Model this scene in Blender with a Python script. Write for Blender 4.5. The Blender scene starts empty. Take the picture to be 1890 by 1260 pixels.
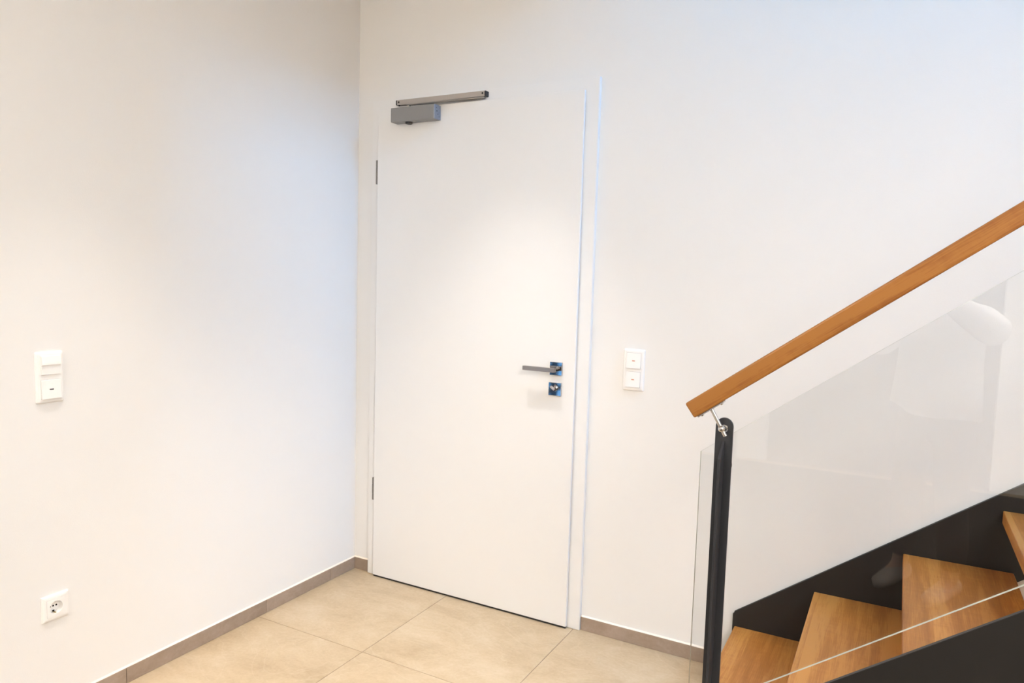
import bpy, bmesh, math, random
from mathutils import Vector, Matrix
random.seed(7)
PI = math.pi
C = bpy.context.scene.collection
S = bpy.context.scene

# ------------------------------------------------------------------ camera, sky, exposure
cam_d = bpy.data.cameras.new('camera')
cam = bpy.data.objects.new('camera', cam_d); C.objects.link(cam)
YAW, PITCH, ROLL = -0.4922, -0.0872, 0.0288
CAM = Vector((2.2551, -2.6599, 1.4149))
fw = Vector((math.sin(YAW)*math.cos(PITCH), math.cos(YAW)*math.cos(PITCH), math.sin(PITCH)))
rt = Vector((math.cos(YAW), -math.sin(YAW), 0)); up = rt.cross(fw)
r2 = rt*math.cos(ROLL)+up*math.sin(ROLL); u2 = up*math.cos(ROLL)-rt*math.sin(ROLL)
CAMROT = Matrix((r2, u2, -fw)).transposed().to_4x4()
cam.matrix_world = Matrix.Translation(CAM) @ CAMROT
cam_d.sensor_width = 36; cam_d.lens = 36*1341.5/1890
cam_d.clip_start = 0.01
S.camera = cam
S.view_settings.view_transform = 'Standard'
S.view_settings.look = 'None'
S.view_settings.gamma = 1
S.view_settings.use_curve_mapping = False
S.view_settings.exposure = -0.03
wd = bpy.data.worlds.new('sky'); S.world = wd; wd.use_nodes = True
bg = wd.node_tree.nodes['Background']
bg.inputs[0].default_value = (0.15, 0.50, 1.0, 1); bg.inputs[1].default_value = 56.0
S.cycles.max_bounces = 10; S.cycles.diffuse_bounces = 6; S.cycles.transparent_max_bounces = 16
S.cycles.use_denoising = True
S.cycles.sample_clamp_indirect = 0
SPOT_W = 118.0
FILL_GLOBE_W = 735.0; FILL_GLOBE_COL = (1.0, .90, .78); FILL_PANEL_W = 138.0; FILL_PANEL_COL = (1.0, .96, .905)
SPOT_COL = (1.0, .95, .88)
SPOT_ANGLE = math.radians(64)

# ------------------------------------------------------------------ helpers
W = {}
def obj(name, bm, mat, parent=None, M=None, smooth=False, kind=None):
    """bm is in local coordinates; M is the world matrix of the object."""
    M = M or Matrix.Identity(4)
    if isinstance(bm, bpy.types.Mesh): me = bm
    else:
        bmesh.ops.recalc_face_normals(bm, faces=bm.faces[:])
        me = bpy.data.meshes.new(name); bm.to_mesh(me); bm.free()
        if smooth:
            for p in me.polygons: p.use_smooth = True
        for m in (mat if isinstance(mat, (list, tuple)) else [mat]): me.materials.append(m)
    o = bpy.data.objects.new(name, me); C.objects.link(o)
    W[o] = M.copy()
    if parent is not None:
        o.parent = parent; o.matrix_local = W[parent].inverted() @ M
    else: o.matrix_world = M
    if kind: o['kind'] = kind
    return o
def T(x, y=None, z=None):
    return Matrix.Translation(Vector(x) if y is None else Vector((x, y, z)))
def tag(o, label=None, cat=None, group=None, kind=None):
    if label: o['label'] = label
    if cat: o['category'] = cat
    if group: o['group'] = group
    if kind: o['kind'] = kind
    return o
def thing(name, label, cat, M=None, group=None):
    o = bpy.data.objects.new(name, None); C.objects.link(o)
    o.empty_display_size = .1
    M = M or Matrix.Identity(4); o.matrix_world = M; W[o] = M.copy()
    return tag(o, label, cat, group)
def add_box(bm, a, b, bev=0, seg=2):
    a = Vector(a); b = Vector(b)
    g = bmesh.ops.create_cube(bm, size=1, matrix=T((a+b)/2) @ Matrix.Diagonal((abs(b.x-a.x), abs(b.y-a.y), abs(b.z-a.z), 1)))
    if bev:
        es = list({e for v in g['verts'] for e in v.link_edges})
        bmesh.ops.bevel(bm, geom=es, offset=bev, segments=seg, profile=.5, affect='EDGES')
    return bm
def box(a, b, bev=0, seg=2): return add_box(bmesh.new(), a, b, bev, seg)
def wbox(name, a, b, mat, parent=None, bev=0, seg=2, kind=None):
    """box by world corners, origin at its centre"""
    a = Vector(a); b = Vector(b); c = (a+b)/2
    return obj(name, box(a-c, b-c, bev, seg), mat, parent, T(c), kind=kind)
def add_cyl(bm, p, q, r, r2=None, n=24):
    p = Vector(p); q = Vector(q); d = q-p
    M = T((p+q)/2) @ d.to_track_quat('Z', 'Y').to_matrix().to_4x4()
    bmesh.ops.create_cone(bm, cap_ends=True, segments=n, radius1=r, radius2=r if r2 is None else r2, depth=d.length, matrix=M)
    return bm
def cyl(p, q, r, r2=None, n=24): return add_cyl(bmesh.new(), p, q, r, r2, n)
def add_prism(bm, pts, a, b, axis='Y'):
    """polygon (u,v) extruded between a and b along the axis; Y: u=x v=z"""
    def P(u, v, w): return (u, w, v) if axis == 'Y' else ((w, u, v) if axis == 'X' else (u, v, w))
    A = [bm.verts.new(P(u, v, a)) for u, v in pts]; B = [bm.verts.new(P(u, v, b)) for u, v in pts]
    bm.faces.new(A); bm.faces.new(B[::-1]); n = len(pts)
    for i in range(n): bm.faces.new((A[i], B[i], B[(i+1) % n], A[(i+1) % n]))
    return bm
def add_loft(bm, rings, cap=True):
    R = [[bm.verts.new(p) for p in r] for r in rings]; n = len(R[0])
    for a, b in zip(R, R[1:]):
        for i in range(n): bm.faces.new((a[i], a[(i+1) % n], b[(i+1) % n], b[i]))
    if cap: bm.faces.new(R[0][::-1]); bm.faces.new(R[-1])
    return bm
def grid_slab(u0, u1, v0, v1, holes, w0, w1, axis):
    """slab with rectangular holes; axis 'Y' (u=x v=z), 'X' (u=y v=z), 'Z' (u=x v=y)"""
    us = sorted({u0, u1, *[h[0] for h in holes], *[h[1] for h in holes]})
    vs = sorted({v0, v1, *[h[2] for h in holes], *[h[3] for h in holes]})
    us = [u for u in us if u0 <= u <= u1]; vs = [v for v in vs if v0 <= v <= v1]
    bm = bmesh.new(); V = {}
    def P(u, v, w): return (u, w, v) if axis == 'Y' else ((w, u, v) if axis == 'X' else (u, v, w))
    def vert(u, v):
        if (u, v) not in V: V[(u, v)] = bm.verts.new(P(u, v, w0))
        return V[(u, v)]
    for a, b in zip(us, us[1:]):
        for c, d in zip(vs, vs[1:]):
            mu, mv = (a+b)/2, (c+d)/2
            if any(h[0] < mu < h[1] and h[2] < mv < h[3] for h in holes): continue
            bm.faces.new((vert(a, c), vert(b, c), vert(b, d), vert(a, d)))
    r = bmesh.ops.extrude_face_region(bm, geom=bm.faces[:])
    dv = Vector(P(0, 0, w1))-Vector(P(0, 0, w0))
    for e in r['geom']:
        if isinstance(e, bmesh.types.BMVert): e.co += dv
    return bm

# ------------------------------------------------------------------ materials
def mat(name, col, rough=.5, metal=0, spec=.5):
    m = bpy.data.materials.new(name); m.use_nodes = True
    b = m.node_tree.nodes['Principled BSDF']
    b.inputs['Base Color'].default_value = (*col, 1); b.inputs['Roughness'].default_value = rough
    b.inputs['Metallic'].default_value = metal; b.inputs['Specular IOR Level'].default_value = spec
    return m
def nd(m, t, **k):
    n = m.node_tree.nodes.new(t)
    for a, v in k.items(): setattr(n, a, v)
    return n
def lk(m, a, b): m.node_tree.links.new(a, b)
def bsdf(m): return m.node_tree.nodes['Principled BSDF']
def noise_bump(m, scale, strength, dist=.001, detail=3):
    tc = nd(m, 'ShaderNodeTexCoord'); n = nd(m, 'ShaderNodeTexNoise'); b = nd(m, 'ShaderNodeBump')
    n.inputs['Scale'].default_value = scale; n.inputs['Detail'].default_value = detail
    b.inputs['Strength'].default_value = strength; b.inputs['Distance'].default_value = dist
    lk(m, tc.outputs['Object'], n.inputs['Vector']); lk(m, n.outputs[0], b.inputs['Height']); lk(m, b.outputs[0], bsdf(m).inputs['Normal'])
    return m
def ramp(m, src, stops):
    r = nd(m, 'ShaderNodeValToRGB'); e = r.color_ramp.elements
    while len(e) < len(stops): e.new(.5)
    for i, (p, c) in enumerate(stops): e[i].position = p; e[i].color = (*c, 1)
    lk(m, src, r.inputs[0]); return r.outputs[0]

M_WALL = noise_bump(mat('white_wall_paint', (.80, .79, .775), .85, spec=.2), 260, .25, .0008)
M_CEIL = noise_bump(mat('ceiling_paint', (.80, .79, .775), .9, spec=.2), 200, .2, .0008)
M_DOOR = noise_bump(mat('white_door_laminate', (.797, .793, .785), .42, spec=.4), 500, .06, .0003)
M_PLASTIC = mat('white_switch_plastic', (.86, .85, .835), .3)
M_PLASTIC_SHADE = mat('white_inner_plastic', (.80, .79, .77), .35)
M_GROUT = noise_bump(mat('grout', (.25, .19, .14), .9), 300, .3)
M_CAULK = mat('cream_sealant', (.86, .77, .66), .6)
M_ALU = noise_bump(mat('silver_enamel', (.28, .275, .27), .45, .35), 900, .05, .0002)
M_RAIL_ALU = mat('anodised_track', (.47, .43, .39), .4, .5)
M_BLACKPL = mat('black_plastic', (.015, .015, .017), .45)
M_STEEL = mat('brushed_steel', (.62, .60, .57), .22, 1)
M_CHROME = mat('satin_chrome', (.50, .49, .49), .05, 1)
M_LEVER = mat('brushed_nickel', (.36, .34, .34), .3, 1)
M_HINGE = mat('matt_nickel', (.30, .27, .24), .45, .8)
M_DARKSTEEL = noise_bump(mat('dark_powder_coat', (.014, .0125, .0115), .42, spec=.42), 700, .25, .0004)
M_POST = noise_bump(mat('post_powder_coat', (.017, .018, .022), .5, spec=.7), 700, .25, .0004)
M_ORANGE = mat('orange_lens', (.55, .16, .05), .3)
M_DASH = mat('dark_lens', (.06, .045, .05), .3)
M_HOLE = mat('contact_hole', (.006, .005, .005), .8)
M_CLIP = mat('brass_clip', (.45, .33, .16), .3, 1)
M_WINFRAME = mat('anthracite_window_frame', (.05, .053, .058), .4)
M_DARKPANEL = mat('dark_helper_panel', (.05, .045, .042), .5)
M_WHITE_RING = mat('white_lamp_ring', (.8, .8, .8), .4)
m = M_LAMP = bpy.data.materials.new('lamp_glow'); m.use_nodes = True
bsdf(m).inputs['Emission Color'].default_value = (*SPOT_COL, 1); bsdf(m).inputs['Emission Strength'].default_value = 2.5

def wood(name, dark, mid, light, lam=.075, rough=.4, lam_axis=1):
    """grain along local X; staves of width lam side by side along local Y"""
    m = mat(name, mid, rough, spec=.4)
    tc = nd(m, 'ShaderNodeTexCoord'); oi = nd(m, 'ShaderNodeObjectInfo')
    off = nd(m, 'ShaderNodeVectorMath', operation='SCALE'); off.inputs[0].default_value = (7.3, 3.1, 5.7); lk(m, oi.outputs['Random'], off.inputs['Scale'])
    v = nd(m, 'ShaderNodeVectorMath', operation='ADD'); lk(m, tc.outputs['Object'], v.inputs[0]); lk(m, off.outputs[0], v.inputs[1])
    sx = nd(m, 'ShaderNodeSeparateXYZ'); lk(m, v.outputs[0], sx.inputs[0])
    dv = nd(m, 'ShaderNodeMath', operation='DIVIDE'); lk(m, sx.outputs[lam_axis], dv.inputs[0]); dv.inputs[1].default_value = lam
    fl = nd(m, 'ShaderNodeMath', operation='FLOOR'); lk(m, dv.outputs[0], fl.inputs[0])
    wn = nd(m, 'ShaderNodeTexWhiteNoise', noise_dimensions='1D'); lk(m, fl.outputs[0], wn.inputs['W'])
    sh = nd(m, 'ShaderNodeVectorMath', operation='SCALE'); sh.inputs['Scale'].default_value = 3.0; lk(m, wn.outputs['Color'], sh.inputs[0])
    v2 = nd(m, 'ShaderNodeVectorMath', operation='ADD'); lk(m, v.outputs[0], v2.inputs[0]); lk(m, sh.outputs[0], v2.inputs[1])
    def mapped(sc):
        mp = nd(m, 'ShaderNodeMapping'); mp.inputs['Scale'].default_value = sc; lk(m, v2.outputs[0], mp.inputs[0]); return mp.outputs[0]
    n1 = nd(m, 'ShaderNodeTexNoise'); n1.inputs['Scale'].default_value = 1; n1.inputs['Detail'].default_value = 5; n1.inputs['Distortion'].default_value = .6
    lk(m, mapped((2.2, 26, 26)), n1.inputs['Vector'])
    n2 = nd(m, 'ShaderNodeTexNoise'); n2.inputs['Scale'].default_value = 1; n2.inputs['Detail'].default_value = 3
    lk(m, mapped((14, 340, 340)), n2.inputs['Vector'])
    n3 = nd(m, 'ShaderNodeTexNoise'); n3.inputs['Scale'].default_value = 1; n3.inputs['Detail'].default_value = 2
    lk(m, mapped((60, 14, 14)), n3.inputs['Vector'])
    a = nd(m, 'ShaderNodeMath', operation='MULTIPLY_ADD'); lk(m, n2.outputs[0], a.inputs[0]); a.inputs[1].default_value = .45; lk(m, n1.outputs[0], a.inputs[2])
    b = nd(m, 'ShaderNodeMath', operation='MULTIPLY_ADD'); lk(m, n3.outputs[0], b.inputs[0]); b.inputs[1].default_value = .18; lk(m, a.outputs[0], b.inputs[2])
    c = nd(m, 'ShaderNodeMath', operation='MULTIPLY_ADD'); lk(m, wn.outputs['Value'], c.inputs[0]); c.inputs[1].default_value = .16; lk(m, b.outputs[0], c.inputs[2])
    lk(m, ramp(m, c.outputs[0], [(.55, dark), (.85, mid), (1.12, light)]), bsdf(m).inputs['Base Color'])
    bp = nd(m, 'ShaderNodeBump'); bp.inputs['Strength'].default_value = .2; bp.inputs['Distance'].default_value = .0006
    lk(m, n2.outputs[0], bp.inputs['Height']); lk(m, bp.outputs[0], bsdf(m).inputs['Normal'])
    return m
M_OAK = wood('oiled_oak_tread', (.33, .113, .019), (.47, .182, .035), (.58, .255, .058), .085, .42)
M_OAKRAIL = wood('oiled_oak_rail', (.145, .048, .008), (.25, .088, .014), (.33, .135, .026), .2, .38)

def stone(name, dark, mid, light):
    m = mat(name, mid, .45, spec=.35)
    tc = nd(m, 'ShaderNodeTexCoord'); oi = nd(m, 'ShaderNodeObjectInfo')
    off = nd(m, 'ShaderNodeVectorMath', operation='SCALE'); off.inputs[0].default_value = (17.3, 9.1, 5.7); lk(m, oi.outputs['Random'], off.inputs['Scale'])
    v = nd(m, 'ShaderNodeVectorMath', operation='ADD'); lk(m, tc.outputs['Object'], v.inputs[0]); lk(m, off.outputs[0], v.inputs[1])
    rot = nd(m, 'ShaderNodeMapping'); rot.inputs['Rotation'].default_value = (0, 0, .6); rot.inputs['Scale'].default_value = (2.8, 4.2, 4.2); lk(m, v.outputs[0], rot.inputs[0])
    n1 = nd(m, 'ShaderNodeTexNoise'); n1.inputs['Scale'].default_value = 1.6; n1.inputs['Detail'].default_value = 9; n1.inputs['Roughness'].default_value = .68; n1.inputs['Distortion'].default_value = .35
    lk(m, rot.outputs[0], n1.inputs['Vector'])
    n2 = nd(m, 'ShaderNodeTexNoise'); n2.inputs['Scale'].default_value = 90; n2.inputs['Detail'].default_value = 3
    lk(m, v.outputs[0], n2.inputs['Vector'])
    a = nd(m, 'ShaderNodeMath', operation='MULTIPLY_ADD'); lk(m, n2.outputs[0], a.inputs[0]); a.inputs[1].default_value = .22; lk(m, n1.outputs[0], a.inputs[2])
    base = ramp(m, a.outputs[0], [(.36, dark), (.60, mid), (.88, light)])
    # pale veins
    n3 = nd(m, 'ShaderNodeTexNoise'); n3.inputs['Scale'].default_value = 1.0; n3.inputs['Detail'].default_value = 4; n3.inputs['Distortion'].default_value = 1.2
    lk(m, rot.outputs[0], n3.inputs['Vector'])
    s = nd(m, 'ShaderNodeMath', operation='SUBTRACT'); lk(m, n3.outputs[0], s.inputs[0]); s.inputs[1].default_value = .5
    ab = nd(m, 'ShaderNodeMath', operation='ABSOLUTE'); lk(m, s.outputs[0], ab.inputs[0])
    vf = ramp(m, ab.outputs[0], [(0, (.32, .32, .32)), (.006, (.12, .12, .12)), (.02, (0, 0, 0))])
    mx = nd(m, 'ShaderNodeMixRGB'); lk(m, vf, mx.inputs[0]); lk(m, base, mx.inputs[1]); mx.inputs[2].default_value = (*light, 1)
    lk(m, mx.outputs[0], bsdf(m).inputs['Base Color'])
    bp = nd(m, 'ShaderNodeBump'); bp.inputs['Strength'].default_value = .15; bp.inputs['Distance'].default_value = .001
    lk(m, a.outputs[0], bp.inputs['Height']); lk(m, bp.outputs[0], bsdf(m).inputs['Normal'])
    return m
M_TILE = stone('beige_stone_tile', (.40, .295, .18), (.505, .385, .247), (.60, .485, .345))
M_SKIRT = stone('shaded_tile_stone', (.27, .20, .15), (.34, .26, .20), (.42, .33, .27))  # floor tile stone darkened, the shade at the skirting is in the colour

def glass(name, tint, f0=.04):
    m = bpy.data.materials.new(name); m.use_nodes = True; nt = m.node_tree; nt.nodes.clear()
    o = nd(m, 'ShaderNodeOutputMaterial'); mix = nd(m, 'ShaderNodeMixShader'); t = nd(m, 'ShaderNodeBsdfTransparent'); g = nd(m, 'ShaderNodeBsdfGlossy')
    t.inputs[0].default_value = (*tint, 1); g.inputs['Roughness'].default_value = 0; g.inputs[0].default_value = (1, 1, 1, 1)
    lw = nd(m, 'ShaderNodeLayerWeight'); lw.inputs[0].default_value = .5
    p = nd(m, 'ShaderNodeMath', operation='POWER'); lk(m, lw.outputs['Facing'], p.inputs[0]); p.inputs[1].default_value = 5
    q = nd(m, 'ShaderNodeMath', operation='MULTIPLY_ADD'); lk(m, p.outputs[0], q.inputs[0]); q.inputs[1].default_value = 1-f0; q.inputs[2].default_value = f0
    lk(m, q.outputs[0], mix.inputs[0]); lk(m, t.outputs[0], mix.inputs[1]); lk(m, g.outputs[0], mix.inputs[2]); lk(m, mix.outputs[0], o.inputs[0])
    return m
M_GLASS = glass('clear_glass', (.972, .977, .977), .045)
M_PANE = glass('window_glass', (.98, .99, .99), .04)
M_DIMPANE = glass('dimming_glass', (.20, .203, .207), .04)  # dark tint added to dim the sky through the lower windows
M_GLASSEDGE = mat('polished_glass_edge', (.56, .56, .46), .2, spec=.7)  # cream colour stands in for light reflected inside the glass

# ------------------------------------------------------------------ the setting: shell
RX, RY, CZ, UZ = 6.5, -5.2, 2.75, 6.3           # room extents, ceiling, upper ceiling
VX, VY = 1.43, -.97                             # stair opening in the ceiling slab
DX0, DX1, DZ = 0.160, 1.118, 2.118               # structural door opening
obj('wall_back', grid_slab(0, RX, 0, UZ, [(DX0, DX1, 0, DZ)], 0, .15, 'Y'), M_WALL, kind='structure')
SOCK = (-1.4065, .361)
LW = (-2.95, -2.15, .30, 1.50)
obj('wall_left', grid_slab(RY, 0, 0, UZ, [(SOCK[0]-.026, SOCK[0]+.026, SOCK[1]-.026, SOCK[1]+.026), LW], 0, -.2, 'X'), M_WALL, kind='structure')
RW = (-1.95, -.70, 4.35, 6.0)
obj('wall_right', grid_slab(RY, 0, 0, UZ, [RW], RX, RX+.2, 'X'), M_WALL, kind='structure')
FW = (.65, 1.05, .35, 1.75)
FD = (1.35, 2.88, 0, 2.25)
obj('wall_front', grid_slab(0, RX, 0, CZ, [FW, FD], RY, RY-.2, 'Y'), M_WALL, kind='structure')
wbox('wall_upper', (0, -2.5, CZ+.3), (RX, -2.35, UZ), M_WALL, kind='structure')
wbox('light_stop_slab', (DX0-.2, .15, -.1), (DX1+.2, .2, 2.4), M_DARKPANEL, kind='structure')  # unseen slab added to stop sky light leaking through the door gap
obj('ceiling', grid_slab(0, RX, RY, 0, [(VX, RX, VY, 0)], CZ, CZ+.3, 'Z'), M_CEIL, kind='structure')
wbox('ceiling_upper', (0, -2.5, UZ), (RX, 0, UZ+.1), M_CEIL, kind='structure')

def window(n, axis, w, h, out, pane, rows=()):
    """glazed opening: axis X (wall plane x=w) or Y; h = (u0,u1,v0,v1); out = outward sign"""
    root = bpy.data.objects.new('window_%d' % n, None); C.objects.link(root); W[root] = Matrix.Identity(4); root['kind'] = 'structure'
    u0, u1, v0, v1 = h; a = w+out*.08; b = w+out*.14; t = .06; q = t/2 if not rows else .013
    vs = [v0+t-q]+list(rows)+[v1-t+q]
    holes = []
    for c, d in zip(vs, vs[1:]): holes += [(u0+t, (u0+u1)/2-q, c+q, d-q), ((u0+u1)/2+q, u1-t, c+q, d-q)]
    bm = grid_slab(u0, u1, v0, v1, holes, a, b, axis)
    obj('window_frame', bm, M_WINFRAME, root)
    mid = (u0+u1)/2
    for c0, c1 in ((u0+t, mid-q), (mid+q, u1-t)):
        p0 = w+out*.105; p1 = w+out*.113
        if axis == 'X': wbox('pane', (min(p0, p1), c0, v0+t), (max(p0, p1), c1, v1-t), pane, root)
        else: wbox('pane', (c0, min(p0, p1), v0+t), (c1, max(p0, p1), v1-t), pane, root)
    d = bpy.data.lights.new('window_portal', 'AREA'); d.shape = 'RECTANGLE'; d.size = u1-u0; d.size_y = v1-v0; d.cycles.is_portal = True
    l = bpy.data.objects.new('window_portal', d); C.objects.link(l)
    uc, vc = (u0+u1)/2, (v0+v1)/2
    n_in = Vector((-out, 0, 0)) if axis == 'X' else Vector((0, -out, 0))
    l.matrix_world = T((w+out*.18, uc, vc) if axis == 'X' else (uc, w+out*.18, vc)) @ (-n_in).to_track_quat('Z', 'Y').to_matrix().to_4x4()
window(1, 'X', RX, RW, 1, M_PANE)
window(2, 'Y', RY, FW, -1, M_DIMPANE)
window(3, 'X', 0, LW, -1, M_DIMPANE, (.56, .715, 1.1))
d3 = bpy.data.objects.new('added_dark_door', None); C.objects.link(d3); W[d3] = Matrix.Identity(4); d3['kind'] = 'structure'  # unseen dark door added so the stair glass mirrors dark surroundings
wbox('leaf', (FD[0]+.003, RY-.12, .004), (FD[1]-.003, RY-.06, FD[3]-.003), M_DARKPANEL, d3, .003)
bm = bmesh.new(); add_cyl(bm, (FD[0]+.09, RY-.06, 1.03), (FD[0]+.09, RY-.01, 1.03), .012); add_cyl(bm, (FD[0]+.08, RY-.015, 1.03), (FD[0]+.21, RY-.015, 1.03), .01)
obj('handle', bm, M_STEEL, d3)

# floor: screed with single tiles
floor = wbox('floor', (-.2, RY-.2, -.12), (RX+.2, .15, -.0015), M_GROUT, kind='structure')
TS, TX, TY, JO = .607, .552, -.603, .0026
xs = [0.0]+[TX+TS*k for k in range(11)]; ys = [.15]+[TY-TS*k for k in range(9)]
tcache = {}
for i in range(len(xs)-1):
    for j in range(len(ys)-1):
        x0, x1, y1, y0 = xs[i], min(xs[i+1], RX), ys[j], max(ys[j+1], RY)
        if x1-x0 < .02 or y1-y0 < .02: continue
        k = (round(x1-x0, 4), round(y1-y0, 4)); c = Vector(((x0+x1)/2, (y0+y1)/2, -.005))
        if k not in tcache:
            hx, hy = k[0]/2-JO/2, k[1]/2-JO/2
            bm = box((-hx, -hy, -.003), (hx, hy, .005))
            bmesh.ops.bevel(bm, geom=[e for e in bm.edges if all(v.co.z > 0 for v in e.verts)], offset=.0008, segments=1, affect='EDGES')
            o = obj('tile', bm, M_TILE, floor, T(c)); tcache[k] = o.data
        else: obj('tile', tcache[k], None, floor, T(c))

# skirting: stone strips with a sealant line on top
BH, BT = .0555, .010
def skirting(name, p0, p1, n, cuts):
    root = bpy.data.objects.new(name, None); C.objects.link(root); W[root] = Matrix.Identity(4); root['kind'] = 'structure'
    p0 = Vector(p0); p1 = Vector(p1); n = Vector(n); d = (p1-p0).normalized(); L = (p1-p0).length
    cs = [0]+[c for c in cuts if 0 < c < L]+[L]
    R = Matrix((d, n, Vector((0, 0, 1)))).transposed().to_4x4()
    for a, b in zip(cs, cs[1:]):
        bm = box((-(b-a)/2+.0008, .001, .0005), ((b-a)/2-.0008, BT, BH), .0008, 1)
        obj('tile_strip', bm, M_SKIRT, root, T(p0+d*(a+b)/2) @ R)
    bm = add_prism(bmesh.new(), [(0.0005, BH-.001), (BT-.002, BH), (BT-.004, BH+.002), (.0005, BH+.004)], 0, L, 'X')
    obj('sealant_line', bm, M_CAULK, root, T(p0) @ R)
    return root
skirting('baseboard_left', (0, -.0105, 0), (0, -2.14, 0), (1, 0, 0), [.17, .553, 1.17, 1.765])
skirting('baseboard_back', (.0, 0, 0), (.093, 0, 0), (0, -1, 0), [])
skirting('baseboard_right', (1.187, 0, 0), (6.49, 0, 0), (0, -1, 0), [.607*k for k in range(1, 9)])

# ------------------------------------------------------------------ the white door
FX0, FX1, FH, FPR = .0953, 1.1853, 2.1865, .020
LX0, LX1, LH, LB, LP = .1403, 1.1328, 2.138, .0085, .037
door = bpy.data.objects.new('door_1', None); C.objects.link(door); W[door] = T(.64, 0, 0); door.matrix_world = W[door]
tag(door, 'white flush interior door with steel lever handle, in the corner', 'door', kind='structure')
cw = .068
def casing(pts): 
    bm = add_prism(bmesh.new(), pts, -FPR, 0, 'Y')
    es = [e for e in bm.edges if all(abs(v.co.y+FPR) < 1e-5 for v in e.verts)]
    bmesh.ops.bevel(bm, geom=es, offset=.0015, segments=2, affect='EDGES')
    return bm
obj('door_frame', casing([(FX0, .0008), (FX0+cw, .0008), (FX0+cw, FH-cw), (FX1-cw, FH-cw), (FX1-cw, .0008), (FX1, .0008), (FX1, FH), (FX0, FH)]), M_DOOR, door)
bm = bmesh.new()
add_box(bm, (DX0, 0, .0008), (DX0+.014, .15, DZ)); add_box(bm, (DX1-.014, 0, .0008), (DX1, .15, DZ)); add_box(bm, (DX0, 0, DZ-.014), (DX1, .15, DZ))
obj('jamb_lining', bm, M_DOOR, door)
bm = bmesh.new(); g = .0035
add_box(bm, (LX0, -LP, LB), (LX1, -FPR-g, LH), .0016, 2)
add_box(bm, (DX0+.02, -FPR-g-.001, LB+.001), (DX1-.02, .018, DZ-.018))
leaf = obj('door_leaf', bm, M_DOOR, door)
bm = bmesh.new()      # dark sealing gasket in the rebate between leaf and frame
add_box(bm, (LX1-.010, -FPR-g, LB+.004), (LX1-.004, -FPR, LH-.004)); add_box(bm, (LX0+.004, -FPR-g, LB+.004), (LX0+.010, -FPR, LH-.004)); add_box(bm, (LX0+.01, -FPR-g, LH-.010), (LX1-.01, -FPR, LH-.004))
obj('rebate_seal', bm, mat('grey_rubber', (.33, .32, .31), .7), door)
wbox('bottom_strip', (LX0+.002, -LP+.0025, .0012), (LX1-.002, -FPR-.006, LB+.002), M_BLACKPL, door)  # black strip in the gap under the leaf
for z0, z1 in ((1.817, 1.923), (.364, .470)):
    bm = bmesh.new(); h = (z1-z0)
    for a, b in ((0, .27), (.275, .725), (.73, 1)):
        add_box(bm, (-.0065, -.006, -h/2+a*h), (.0065, .006, -h/2+b*h), .0012, 1)
    tag(obj('hinge', bm, M_HINGE, door, T(LX0-.0075, -.0265, (z0+z1)/2)), 'grey metal hinge barrel at the left edge of the door')
# handle: rosette, neck, lever ; lock: rosette with thumb turn
hx, hz = 1.0545, 1.060
handle = obj('door_handle', box((-.0268, -.009, -.0265), (.0268, 0, .0265), .0012, 2), M_CHROME, door, T(hx, -LP, hz))
handle['label'] = 'square chrome rosette with a flat lever pointing left'
bm = add_cyl(bmesh.new(), (0, -.008, 0), (0, -.033, 0), .0095)
obj('neck', bm, M_CHROME, handle, T(hx, -LP, hz-.002), smooth=False)
bm = box((-.132, -.050, -.0085), (.0095, -.0335, .0085), .0015, 2)
obj('lever', bm, M_LEVER, handle, T(hx+.003, -LP, hz-.0025))
lx, lz = 1.0525, .978
lock = obj('lock_rosette', box((-.0275, -.009, -.0265), (.0275, 0, .0265), .0012, 2), M_CHROME, door, T(lx, -LP, lz))
lock['label'] = 'square chrome lock plate with a thumb turn below the lever'
bm = add_cyl(bmesh.new(), (0, -.009, 0), (0, -.016, 0), .0115, .0105, 28)
add_cyl(bm, (0, -.016, 0), (0, -.022, 0), .0065, .006)
obj('cylinder', bm, M_CHROME, lock, T(lx+.001, -LP, lz+.004))
bm = box((-.015, -.032, -.0045), (.008, -.021, .0045), .003, 3)
obj('thumb_turn', bm, M_LEVER, lock, T(lx+.001, -LP, lz+.004) @ Matrix.Rotation(math.radians(40), 4, 'Y'))

# ------------------------------------------------------------------ door closer
cl = thing('door_closer', 'grey metal door closer with slide track at the top left of the white door', 'door closer', T(.36, -LP, 2.10))
bm = box((-.1135, -.048, -.0305), (.1125, -.0002, .0305), .0035, 3)
obj('closer_body', bm, M_ALU, cl, T(.3595, -LP, 2.1005))
cap = obj('end_cap', box((0, -.0475, -.030), (.003, -.0003, .030), .001, 1), mat('end_cap_daylight_tint', (.24, .27, .33), .35, .3), cl, T(.472, -LP, 2.1005))  # bluish base colour stands in for daylight on the right face
bm = bmesh.new()
for y, z, r in ((-.030, .004, .0028), (-.022, -.008, .0022), (-.034, .017, .0016), (-.014, -.018, .0016), (-.014, .019, .0014)):
    add_cyl(bm, (.0028, y, z), (.0034, y, z), r, n=14)
obj('screw', bm, M_BLACKPL, cap, T(.472, -LP, 2.1005))
bm = bmesh.new(); add_cyl(bm, (0, 0, .003), (0, 0, -.006), .0165, .0145, 28)
obj('shaft_cap', bm, M_BLACKPL, cl, T(.327, -.061, 2.0685))
bm = add_cyl(bmesh.new(), (0, 0, 0), (0, 0, .013), .0085, .007, 20)
obj('spindle', bm, M_STEEL, cl, T(.327, -.062, 2.131))
a0 = Vector((.327, -.062, 2.1425)); a1 = Vector((.683, -.036, 2.1475)); dv = a1-a0
bm = box((-.006, -.009, -.0025), (dv.length+.006, .009, .0025), .0015, 2)
obj('arm', bm, mat('arm_steel', (.34, .32, .29), .35, .7), cl, T(a0) @ dv.to_track_quat('X', 'Z').to_matrix().to_4x4())
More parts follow.
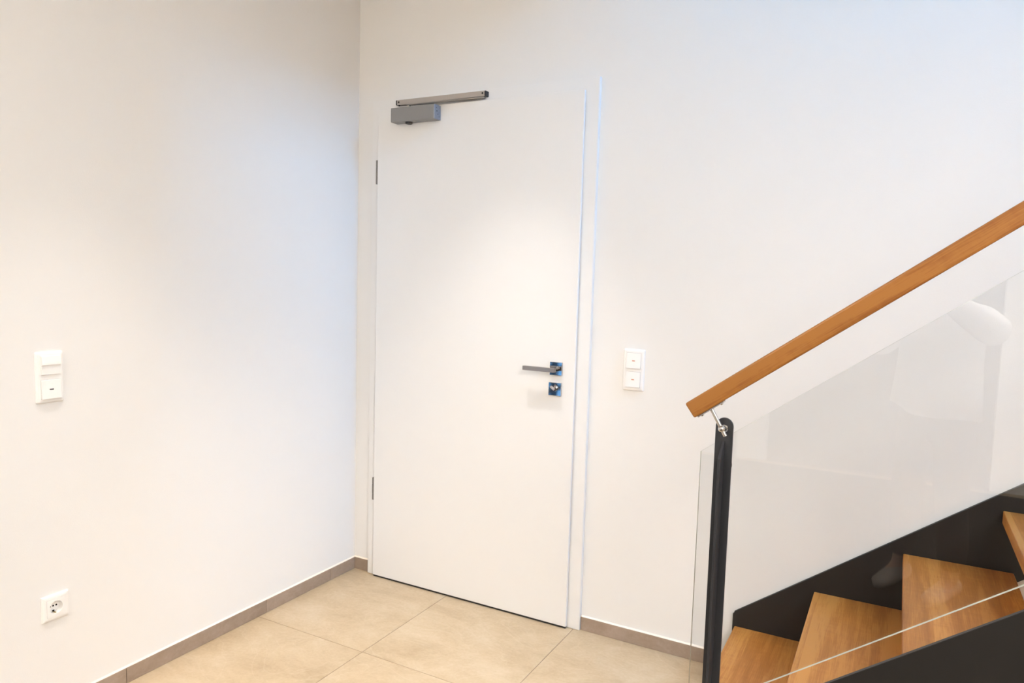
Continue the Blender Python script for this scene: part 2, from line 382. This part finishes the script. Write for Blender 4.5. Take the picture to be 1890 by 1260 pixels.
obj('slide_pin', cyl((0, 0, -.002), (0, 0, .012), .0055, n=16), M_STEEL, cl, T(a1.x, a1.y, a1.z))
tx0, tx1, tz, ty = .2495, .692, 2.162, -.0205
bm = bmesh.new()      # U-shaped track open underneath
add_prism(bm, [(ty, tz-.0105), (ty, tz+.0105), (ty-.0245, tz+.0105), (ty-.0245, tz-.0105), (ty-.0215, tz-.0105), (ty-.0215, tz+.007), (ty-.003, tz+.007), (ty-.003, tz-.0105)], -(tx1-tx0)/2, (tx1-tx0)/2, 'X')
obj('slide_track', bm, M_RAIL_ALU, cl, T((tx0+tx1)/2, 0, 0))
for x, s in ((tx0, -1), (tx1, 1)):
    e = obj('track_end_cap', box((-.0035, -.0245, -.0105), (.0035, 0, .0105), .0012, 1), M_BLACKPL, cl, T(x+s*.0035, ty, tz))
    obj('fixing_hole', cyl((0, -.0252, 0), (0, -.0242, 0), .0042, n=16), M_BLACKPL, cl, T(x-s*.009, ty, tz+.001))

# ------------------------------------------------------------------ switches and socket
def bevel_plate(w, h, t, inset, hole=None):
    """frame with sloping rim, back on local z=0, facing local +Z; optional rectangular holes"""
    bm = bmesh.new()
    def ring(w_, h_, r, z):
        p = []
        for sx, sy, a0_ in ((1, 1, 0), (-1, 1, PI/2), (-1, -1, PI), (1, -1, 1.5*PI)):
            for k in range(5):
                a = a0_+k*PI/8; p.append((sx*(w_/2-r)+r*math.cos(a), sy*(h_/2-r)+r*math.sin(a), z))
        return p
    add_loft(bm, [ring(w, h, .005, 0), ring(w, h, .005, t*.35), ring(w-inset*.8, h-inset*.8, .005, t*.85), ring(w-inset*2, h-inset*2, .004, t)])
    return bm
def wall_frame(p, n):
    """plate-local basis: x to the viewer's right, y up, z out of the wall"""
    n = Vector(n); z = Vector((0, 0, 1)); x = z.cross(n)
    return T(p) @ Matrix((x, z, n)).transposed().to_4x4()
def rocker(bm, w, h, y, t0, t1b, t1t):
    """rocker plate: proud by t1b at the lower edge and t1t at the upper edge"""
    add_prism(bm, [(y-h/2, t0), (y-h/2, t1b), (y+h/2, t1t), (y+h/2, t0)], -w/2, w/2, 'X')
    bmesh.ops.bevel(bm, geom=[e for e in bm.edges if all(v.co.z > t0+.0005 for v in e.verts)], offset=.0008, segments=2, affect='EDGES')
# right of the door: two rockers with orange lenses
Rm = wall_frame((1.3635, 0, 1.0775), (0, -1, 0))
sw = thing('light_switch', 'white double light switch with two orange lenses, right of the door', 'light switch', Rm, 'white double wall switches')
obj('switch_frame', bevel_plate(.084, .160, .0095, .0075), M_PLASTIC, sw, Rm, smooth=False)
for y in (.036, -.036):
    bm = bmesh.new(); rocker(bm, .056, .059, 0, .007, .0155, .0115)
    Mr = Rm @ T(.0, y, 0)
    rk = obj('rocker', bm, M_PLASTIC, sw, Mr)
    obj('lens', box((-.0055, -.0016, .0132), (.0055, .0016, .0144), .0004, 1), M_ORANGE, rk, Mr)
    obj('shadow_gap', box((-.0288, -.0305, .0085), (.0288, .0305, .0099)), mat('gap_grey', (.5, .49, .48), .5), sw, Mr)
# left wall: motion-sensor style insert above a rocker
Lm = wall_frame((0, -1.4045, 1.0775), (1, 0, 0))
sw2 = thing('light_switch', 'white double switch on the left wall with a ridged upper insert and dark lens', 'light switch', Lm, 'white double wall switches')
obj('switch_frame', bevel_plate(.081, .155, .0095, .0075), M_PLASTIC, sw2, Lm)
Mu = Lm @ T(.006*0, .037, 0)
ub = obj('sensor_insert', box((-.028, -.029, .007), (.028, .029, .0135), .001, 2), M_PLASTIC, sw2, Mu)
bm = add_prism(bmesh.new(), [(.001, .0125), (.001, .0185), (.008, .0185), (.0275, .0158), (.0275, .0125)], -.0275, .0275, 'X')
obj('sensor_lens', bm, M_PLASTIC, ub, Mu)
Mr = Lm @ T(0, -.036, 0)
bm = bmesh.new(); rocker(bm, .056, .058, 0, .007, .0165, .0120)
rk = obj('rocker', bm, M_PLASTIC, sw2, Mr)
obj('lens', box((-.006, -.0016, .0138), (.006, .0016, .0152), .0004, 1), M_DASH, rk, Mr)
obj('shadow_gap', box((-.0288, -.030, .0085), (.0288, .030, .0099)), bpy.data.materials['gap_grey'], sw2, Mr)
# earthed socket low on the left wall
Sm = wall_frame((0, SOCK[0], SOCK[1]), (1, 0, 0))
so = thing('power_socket', 'white earthed wall socket low on the left wall above the skirting', 'socket', Sm)
bm = bmesh.new()      # square frame ring
def sq(h, z): return [(h, h, z), (-h, h, z), (-h, -h, z), (h, -h, z)]
fr = [[bm.verts.new(p) for p in r] for r in (sq(.0278, .0), sq(.0405, .0), sq(.0405, .004), sq(.038, .0085), sq(.033, .010), sq(.0278, .010))]
for a, b in zip(fr, fr[1:]+fr[:1]):
    for i in range(4): bm.faces.new((a[i], a[(i+1) % 4], b[(i+1) % 4], b[i]))
obj('socket_frame', bm, M_PLASTIC, so, Sm)
bm = bmesh.new(); N = 40; rr = .0198; zt = .0112; zb = -.0065; hh = .0274
def sqp(a):
    c, s = math.cos(a), math.sin(a); k = hh/max(abs(c), abs(s)); return (c*k, s*k)
A = [2*PI*i/N for i in range(N)]
r0 = [bm.verts.new((*sqp(a), .002)) for a in A]; r1 = [bm.verts.new((*sqp(a), zt)) for a in A]
r2_ = [bm.verts.new((rr*math.cos(a), rr*math.sin(a), zt)) for a in A]; r3 = [bm.verts.new((rr*.985*math.cos(a), rr*.985*math.sin(a), zb)) for a in A]
for a, b in ((r0, r1), (r1, r2_), (r2_, r3)):
    for i in range(N): bm.faces.new((a[i], a[(i+1) % N], b[(i+1) % N], b[i]))
bm.faces.new(r3)
ins = obj('socket_insert', bm, M_PLASTIC, so, Sm)
for x in (-.0095, .0095):
    obj('contact_hole', cyl((x, 0, zb), (x, 0, zb+.0006), .0029, n=16), M_HOLE, ins, Sm)
obj('centre_screw', cyl((0, 0, zb), (0, 0, zb+.0006), .0026, n=14), M_HOLE, ins, Sm)
for s in (-1, 1):
    obj('earth_clip', box((-.0022, s*.0192, zb), (.0022, s*.0168, zb+.013), .0005, 1), M_CLIP, ins, Sm)
obj('earth_clip_hole', box((-.0032, -.0182, zb), (.0032, -.0128, zb+.0006)), M_HOLE, ins, Sm)

# ------------------------------------------------------------------ staircase
st = thing('staircase', 'open oak staircase with black steel stringers climbing right along the wall', 'staircase', T(1.79, -.45, 0))
X1, Z1, RUN, RISE = 1.7905, .178, .2585, .1895
SL = RISE/RUN*1.004
NT = 15
def stringer(name, y0, y1, x0, zt0):
    xe = x0+RUN*NT
    h = .30
    bm = add_prism(bmesh.new(), [(x0, .001), (x0, zt0), (xe, zt0+(xe-x0)*SL), (xe, zt0+(xe-x0)*SL-h), (x0+(h-zt0)/SL+.02, .001)], y0, y1, 'Y')
    bmesh.ops.bevel(bm, geom=[e for e in bm.edges if all(v.co.x < x0+.001 and v.co.z > .05 for v in e.verts)], offset=.006, segments=3, affect='EDGES')
    bmesh.ops.bevel(bm, geom=[e for e in bm.edges if abs(e.verts[0].co.y-e.verts[1].co.y) < 1e-5], offset=.001, segments=1, affect='EDGES')
    return bm
tag(obj(name='wall_stringer', bm=stringer('s', -.016, -.0035, 1.782, .226), mat=M_DARKSTEEL, parent=st), 'black steel stringer against the white wall')
tag(obj(name='outer_stringer', bm=stringer('s', -.902, -.890, 1.782, .232), mat=M_DARKSTEEL, parent=st), 'black steel stringer below the glass')
tw, td, tt = .872, .30, .040
bm = box((-tw/2, -td/2, -tt), (tw/2, td/2, 0), .003, 3); tread_mesh = None
for k in range(NT):
    M = T(X1+RUN*k+td/2, -.016-.001-tw/2, Z1+RISE*k) @ Matrix.Rotation(-PI/2, 4, 'Z')
    if tread_mesh is None: tread_mesh = obj('tread', bm, M_OAK, st, M).data
    else: obj('tread', tread_mesh, None, st, M)

# ------------------------------------------------------------------ railing: post, glass, oak handrail
rl = thing('stair_railing', 'oak handrail and clear glass panel on a black post beside the stairs', 'railing', T(1.897, -.9, 0))
# handrail
th = math.atan(.731)
dirx = Vector((math.cos(th), 0, math.sin(th))); nz = Vector((-math.sin(th), 0, math.cos(th)))
B0 = Vector((1.8375, -.940, 1.0975))             # lower left edge of the rail's underside
Lr = 2.55
Mrl = T(B0+nz*.020) @ Matrix((dirx, Vector((0, 1, 0)), nz)).transposed().to_4x4()
obj('handrail', box((0, -.0225, -.020), (Lr, .0225, .020), .0045, 3), M_OAKRAIL, rl, Mrl)
# post: flat plate with rounded head and a fin with a slanted top
px, hw = 1.898, .0205
bm = bmesh.new(); zt = 1.0975-hw
pts = [(px-hw, .004), (px+hw, .004)]+[(px+hw*math.cos(a), zt+hw*math.sin(a)) for a in [PI*i/16 for i in range(17)]]
add_prism(bm, pts, -.909, -.903, 'Y')
bmesh.ops.bevel(bm, geom=[e for e in bm.edges if abs(e.verts[0].co.y-e.verts[1].co.y) < 1e-5], offset=.0008, segments=1, affect='EDGES')
post = obj('post', bm, M_POST, rl); post['label'] = 'black steel post with rounded head'
bm = add_prism(bmesh.new(), [(-.9085, .004), (-.948, .004), (-.948, 1.005), (-.9085, 1.042)], px-.0035, px+.0025, 'X')
bmesh.ops.bevel(bm, geom=bm.edges[:], offset=.0006, segments=1, affect='EDGES')
obj('fin', bm, M_POST, post)
# bracket of stainless steel
bk = Vector((px+.0005, -.909, 1.072)); bc = Vector((px+.0005, -.942, 1.0765))
bm = add_cyl(bmesh.new(), bk+Vector((0, .001, 0)), bk+Vector((0, -.002, 0)), .009)
add_cyl(bm, bk, bc, .006)
br = obj('rail_bracket', bm, M_STEEL, rl); br['label'] = 'polished steel bracket rod with ball joint'
bm = bmesh.new(); bmesh.ops.create_uvsphere(bm, u_segments=20, v_segments=12, radius=.0082, matrix=T(bc))
obj('ball_joint', bm, M_STEEL, br, smooth=True)
rod_top = B0+dirx*.042+Vector((0, -.0, 0)); rd = (rod_top-bc).normalized()
obj('rod', cyl(bc-rd*.019, rod_top, .0045, n=20), M_STEEL, br)
Mp = T(B0+dirx*.042) @ Matrix((dirx, Vector((0, 1, 0)), nz)).transposed().to_4x4()
obj('saddle_plate', box((-.036, -.012, -.0035), (.036, .012, 0), .001, 1), M_STEEL, br, Mp)
bm = bmesh.new()
bm.free()
for x in (-.027, .027): obj('screw_head', cyl((x, 0, -.0035), (x, 0, -.006), .004, .003, 12), M_STEEL, br, Mp)
# glass panel
gx0, gx1 = 1.8395, 3.40
def gz(x, z0): return z0+(x-1.8395)*.7315
gpts = [(gx0, gz(gx0, .3265)), (gx1, gz(gx1, .3265)), (gx1, gz(gx1, 1.0035)), (gx0, gz(gx0, 1.0035))]
bm = add_prism(bmesh.new(), gpts, -.887, -.878, 'Y')
bmesh.ops.recalc_face_normals(bm, faces=bm.faces[:])
for f in bm.faces: f.material_index = 0 if abs(f.normal.y) > .9 else 1
gp = obj('glass_panel', bm, [M_GLASS, M_GLASSEDGE], rl)
gp['label'] = 'clear glass panel under the handrail'
for z in (.980, .36):
    bm = add_cyl(bmesh.new(), (px, -.903, z), (px, -.887, z), .0185, n=28)
    obj('glass_clamp', bm, M_DARKSTEEL, post)
    obj('clamp_nut', cyl((px, -.878, z), (px, -.872, z), .015, n=28), M_DARKSTEEL, post)

# the same post and bracket again further up the flight
def copy_part(o, dv):
    c = o.copy(); C.objects.link(c); c.parent = rl; c.matrix_local = Matrix.Translation(dv) @ o.matrix_local
    for ch in [x for x in W if x.parent == o]:
        d = ch.copy(); C.objects.link(d); d.parent = c
for o in (post, br): copy_part(o, Vector((1.40, 0, 1.40*.731)))

# ------------------------------------------------------------------ ceiling panel and globe, unseen, added to fill the room with light
def fill_panel(x, y, w, label, power):  # added unseen panel giving soft ambient light from above
    M = T(x, y, CZ); t = thing('fill_ceiling_light', label, 'ceiling light', M, 'added square fill lights'); h = w/2
    obj('light_frame', grid_slab(-h, h, -h, h, [(-h+.03, h-.03, -h+.03, h-.03)], -.06, -.001, 'Z'), M_WHITE_RING, t, M)
    obj('diffuser', box((-h+.03, -h+.03, -.045), (h-.03, h-.03, -.035)), M_LAMP, t, M)
    d = bpy.data.lights.new('fill_ceiling_lamp', 'AREA'); d.shape = 'SQUARE'; d.size = w-.06; d.energy = power; d.color = FILL_PANEL_COL
    l = bpy.data.objects.new('fill_ceiling_lamp', d); C.objects.link(l); l.parent = t; l.matrix_local = T(0, 0, -.064)
fill_panel(3.7, -3.0, 1.5, 'large square fill light added under the ceiling on the right, out of view', FILL_PANEL_W)
def fill_globe(x, y, z, r, label, power):  # added unseen globe that brightens the upper walls
    M = T(x, y, CZ); t = thing('fill_pendant', label, 'pendant lamp', M, 'added opal globe fill lamps')
    obj('ceiling_rose', cyl((0, 0, -.025), (0, 0, 0), .05), M_STEEL, t, M)
    obj('cable', cyl((0, 0, z+r-CZ), (0, 0, -.02), .0035, n=10), M_BLACKPL, t, M)
    bm = bmesh.new(); bmesh.ops.create_uvsphere(bm, u_segments=32, v_segments=18, radius=r-.012, matrix=T(0, 0, z-CZ))
    obj('opal_globe', bm, M_LAMP, t, M, smooth=True)
    d = bpy.data.lights.new('fill_pendant_light', 'POINT'); d.energy = power; d.color = FILL_GLOBE_COL; d.shadow_soft_size = r
    l = bpy.data.objects.new('fill_pendant_light', d); C.objects.link(l); l.parent = t; l.matrix_local = T(0, 0, z-CZ)
fill_globe(1.15, -3.55, 2.25, .2, 'opal globe fill lamp added at the front of the room, out of view', FILL_GLOBE_W)

# ------------------------------------------------------------------ ceiling downlights
def downlight(x, y, label, w=SPOT_W):
    M = T(x, y, CZ); t = thing('ceiling_downlight', label, 'downlight', M, 'recessed ceiling downlights')
    bm = bmesh.new(); n = 32
    rings = [[(r*math.cos(2*PI*i/n), r*math.sin(2*PI*i/n), z) for i in range(n)] for r, z in ((.045, 0), (.045, -.004), (.034, -.005), (.032, -.001))]
    add_loft(bm, rings, cap=False); obj('trim_ring', bm, M_WHITE_RING, t, M)
    obj('lamp_lens', cyl((0, 0, -.0022), (0, 0, -.0005), .032, n=28), M_LAMP, t, M)
    d = bpy.data.lights.new('downlight_lamp', 'SPOT'); d.energy = w; d.color = SPOT_COL; d.spot_size = SPOT_ANGLE; d.spot_blend = 1.0; d.shadow_soft_size = .012
    l = bpy.data.objects.new('downlight_lamp', d); C.objects.link(l); l.parent = t; l.matrix_local = T(0, 0, -.02)
downlight(.90, -.605, 'white ceiling downlight in front of the door')
downlight(.66, -1.38, 'white ceiling downlight near the left wall', 112.0)
downlight(2.45, -1.85, 'white ceiling downlight over the floor beside the staircase', 14.0)  # unseen lamp added so the shirt shows in the glass

# dark mat added under the person so the stair glass mirrors a dark floor
bm = box((-1.7, -1.72, 0), (1.3, 1.72, .011), .004, 2)
tag(obj('added_dark_mat', bm, noise_bump(mat('added_mat_pile', (.018, .016, .015), .95, spec=.1), 400, 1, .004), None, T(2.2, -3.35, .0005)), 'large dark mat added under the person to darken the mirrored floor', 'mat')

# ------------------------------------------------------------------ the person taking the photograph (mirrored in the glass)
M_SKIN = mat('skin', (.55, .33, .23), .5); M_HAIR = mat('brown_hair', (.06, .035, .02), .6)
M_SHIRT = noise_bump(mat('white_cotton', (.80, .79, .79), .8), 9, .6, .02, 4)
M_TROUSERS = mat('dark_brown_cloth', (.030, .020, .014), .85); M_SHOE = mat('light_grey_shoe', (.42, .38, .34), .6)
M_EYE = mat('eye_white', (.7, .7, .68), .2); M_IRIS = mat('iris', (.05, .03, .02), .2)
ang = -YAW
fxy = Vector((-math.sin(ang), math.cos(ang), 0))
PO = Vector((CAM.x, CAM.y, 0))-fxy*.335+Vector((0, 0, .012))
PM = T(PO) @ Matrix.Rotation(ang, 4, 'Z')
per = thing('person', 'person in white shirt and dark trousers holding a camera, mirrored in the glass', 'person', PM)
def skin(name, chains, mt, parent, root, sub=2):
    """chains: lists of (x, y, z, r); equal points are shared, so chains join at joints"""
    V = []; R = []; E_ = []; idx = {}
    for ch in chains:
        last = None
        for x, y, z, r in ch:
            k = (round(x, 4), round(y, 4), round(z, 4))
            if k not in idx: idx[k] = len(V); V.append(k); R.append(r)
            if last is not None: E_.append((last, idx[k]))
            last = idx[k]
    me = bpy.data.meshes.new(name); me.from_pydata(V, E_, []); me.materials.append(mt)
    o = bpy.data.objects.new(name, me); C.objects.link(o)
    mo = o.modifiers.new('skin', 'SKIN'); mo.use_smooth_shade = True
    lay = me.skin_vertices[0] if me.skin_vertices else None
    if lay is None:
        bm = bmesh.new(); bm.from_mesh(me); bm.verts.layers.skin.verify(); bm.to_mesh(me); bm.free(); lay = me.skin_vertices[0]
    for i, r in enumerate(R): lay.data[i].radius = (r, r); lay.data[i].use_root = (i == root)
    sb = o.modifiers.new('sub', 'SUBSURF'); sb.levels = sub; sb.render_levels = sub
    W[o] = PM.copy(); o.parent = parent; o.matrix_local = W[parent].inverted() @ PM
    return o
pel = (0, -.02, .86, .10); chest = (0, -.02, 1.19, .125); neck0 = (0, -.005, 1.325, .06)
arms = []; hands = []
for s, el, wr in ((1, (.285, .10, 1.225), (.105, .205, 1.365)), (-1, (-.215, .165, 1.12), (-.075, .215, 1.335))):
    sh = (s*.155, -.015, 1.275, .055)
    arms.append([chest, sh, ((sh[0]+el[0])/2, (sh[1]+el[1])/2, (sh[2]+el[2])/2, .046), (*el, .040), ((el[0]+wr[0])/2, (el[1]+wr[1])/2, (el[2]+wr[2])/2, .036), (*wr, .026)])
    w = Vector(wr); f = (Vector((s*.062, .262, 1.405)) if s > 0 else Vector((-.02, .268, 1.352)))-w; f.normalize()
    palm = w+f*.05; side = Vector((0, 0, 1)) if s > 0 else Vector((0, 1, 0)).cross(f).normalized()
    curl = Vector((-s, .35, 0)) if s > 0 else Vector((.2, .3, .9))
    arms[-1].append((*palm, .026))
    for k, (off, ln) in enumerate(((.026, .07), (.009, .078), (-.009, .072), (-.025, .056))):
        p0 = palm+side*off+f*.025; p1 = p0+f*ln*.45+curl.normalized()*.008; p2 = p1+(f*.5+curl.normalized()*.8).normalized()*ln*.33; p3 = p2+(f*.1+curl.normalized()).normalized()*ln*.26
        hands.append([(*palm, .026), (*p0, .0095), (*p1, .0088), (*p2, .008), (*p3, .0065)])
    t0 = palm-f*.03+curl.normalized()*.022; t1 = t0+(curl.normalized()*.8+f*.6).normalized()*.03; t2 = t1+(f*.9+curl.normalized()*.2).normalized()*.026
    hands.append([(*palm, .026), (*t0, .0115), (*t1, .0095), (*t2, .0075)])
legs = []
for s in (1, -1):
    legs.append([pel, (s*.085, -.02, .78, .07), (s*.10, .0, .44, .05), (s*.11, -.03, .25, .05), (s*.115, -.02, .08, .036), (s*.125, .07, .035, .03), (s*.13, .13, .028, .022)])
head = [chest, neck0, (0, .012, 1.385, .062), (0, .025, 1.46, .086), (0, .015, 1.525, .068)]
nose = [(0, .025, 1.46, .086), (0, .108, 1.445, .014), (0, .124, 1.432, .010)]
body = skin('body', [[pel, (0, -.025, 1.02, .11), chest]]+[head, nose]+arms+hands+legs, M_SKIN, per, 0)
hair = bmesh.new(); bmesh.ops.create_uvsphere(hair, u_segments=28, v_segments=18, radius=1, matrix=T(0, -.002, 1.487) @ Matrix.Diagonal((.098, .110, .108, 1)))
bmesh.ops.delete(hair, geom=[v for v in hair.verts if v.co.z < 1.40 or (v.co.y > .035 and v.co.z < 1.525)], context='VERTS')
bmesh.ops.solidify(hair, geom=hair.faces[:], thickness=.008)
obj('hair', hair, M_HAIR, per, PM, smooth=True)
for s in (1, -1):
    bm = bmesh.new(); bmesh.ops.create_uvsphere(bm, u_segments=14, v_segments=10, radius=.012, matrix=T(s*.031, .097, 1.462)); e = obj('eye', bm, M_EYE, per, PM, smooth=True)
    bm = bmesh.new(); bmesh.ops.create_uvsphere(bm, u_segments=10, v_segments=8, radius=.006, matrix=T(s*.031, .1045, 1.462)); obj('iris', bm, M_IRIS, e, PM, smooth=True)
    bm = bmesh.new(); bmesh.ops.create_uvsphere(bm, u_segments=12, v_segments=8, radius=1, matrix=T(s*.092, .01, 1.455) @ Matrix.Diagonal((.010, .020, .032, 1))); obj('ear', bm, M_SKIN, per, PM, smooth=True)
bm = bmesh.new(); bmesh.ops.create_uvsphere(bm, u_segments=14, v_segments=8, radius=1, matrix=T(0, .101, 1.405) @ Matrix.Diagonal((.022, .010, .007, 1))); obj('mouth', bm, mat('lips', (.42, .16, .13), .5), per, PM, smooth=True)
# shirt: loose body with waved hem, sleeves over the raised arms
def ell(z, rx, ry, cy=-.02, wave=0, n=44, tilt=0):
    return [((rx+wave*math.sin(5*a))*math.cos(a), cy+(ry+wave*math.cos(7*a))*math.sin(a), z+tilt*math.cos(a)+wave*.8*math.sin(3*a)) for a in [2*PI*i/n for i in range(n)]]
bm = add_loft(bmesh.new(), [ell(.845, .195, .155, -.02, .012, tilt=-.02), ell(.95, .188, .15, -.02, .008, tilt=-.01), ell(1.08, .178, .145, -.02, .006), ell(1.19, .178, .14, -.02, .003), ell(1.26, .176, .115, -.02), ell(1.31, .14, .085, -.015), ell(1.335, .082, .078, -.008), ell(1.36, .07, .07, -.004)], cap=False)
bmesh.ops.solidify(bm, geom=bm.faces[:], thickness=.004)
shirt = obj('shirt', bm, M_SHIRT, per, PM, smooth=True)
for a in arms:
    pts = [(a[1][0]*.8, a[1][1], a[1][2]-.005, .085)]+[(x, y, z, r+.030) for x, y, z, r in a[1:5]]+[(a[5][0]*.9+a[4][0]*.1, a[5][1]*.9+a[4][1]*.1, a[5][2]*.9+a[4][2]*.1, .042)]
    skin('sleeve', [pts], M_SHIRT, per, 0)
    
def tr(p, g): return (p[0], p[1], p[2], p[3]+g)
skin('trousers', [[(0, -.02, .92, .14), tr(pel, .04)]]+[[tr(pel, .04), tr(l[1], .03), tr(l[2], .022), tr(l[3], .022), (l[4][0], l[4][1], .115, .055)] for l in legs], M_TROUSERS, per, 0)
for l in legs:
    cx = l[4][0]; bm = bmesh.new()
    prof = [(-.085, .028, .075), (-.06, .038, .09), (-.01, .040, .095), (.05, .044, .075), (.10, .046, .06), (.15, .040, .05), (.175, .02, .03)]
    rings = []
    for y, hw_, ht in prof:
        rings.append([(cx+hw_*math.cos(a), y, max(.001, ht/2+ht/2*math.sin(a))) for a in [2*PI*i/20 for i in range(20)]])
    add_loft(bm, rings); obj('shoe', bm, M_SHOE, per, PM, smooth=True)
# camera in the hands, its lens just behind the viewpoint
Mc = T(CAM) @ CAMROT
pc = thing('photo_camera', 'black photo camera held up in front of the face by the person', 'camera', Mc @ T(0, 0, .1))
obj('camera_body', box((-.066, -.045, .078), (.066, .040, .128), .008, 3), M_BLACKPL, pc, Mc)
obj('viewfinder_hump', box((-.026, .036, .080), (.026, .066, .132), .008, 3), M_BLACKPL, pc, Mc)
bm = add_cyl(bmesh.new(), (0, 0, .014), (0, 0, .08), .034, .036, 36)
lens = obj('lens', bm, M_BLACKPL, pc, Mc)
obj('front_element', cyl((0, 0, .0125), (0, 0, .0145), .028, n=32), M_PANE, lens, Mc)
obj('grip', box((.046, -.043, .060), (.070, .030, .085), .009, 3), M_BLACKPL, pc, Mc)
obj('shutter_button', cyl((.056, .038, .090), (.056, .045, .090), .006), M_STEEL, pc, Mc)
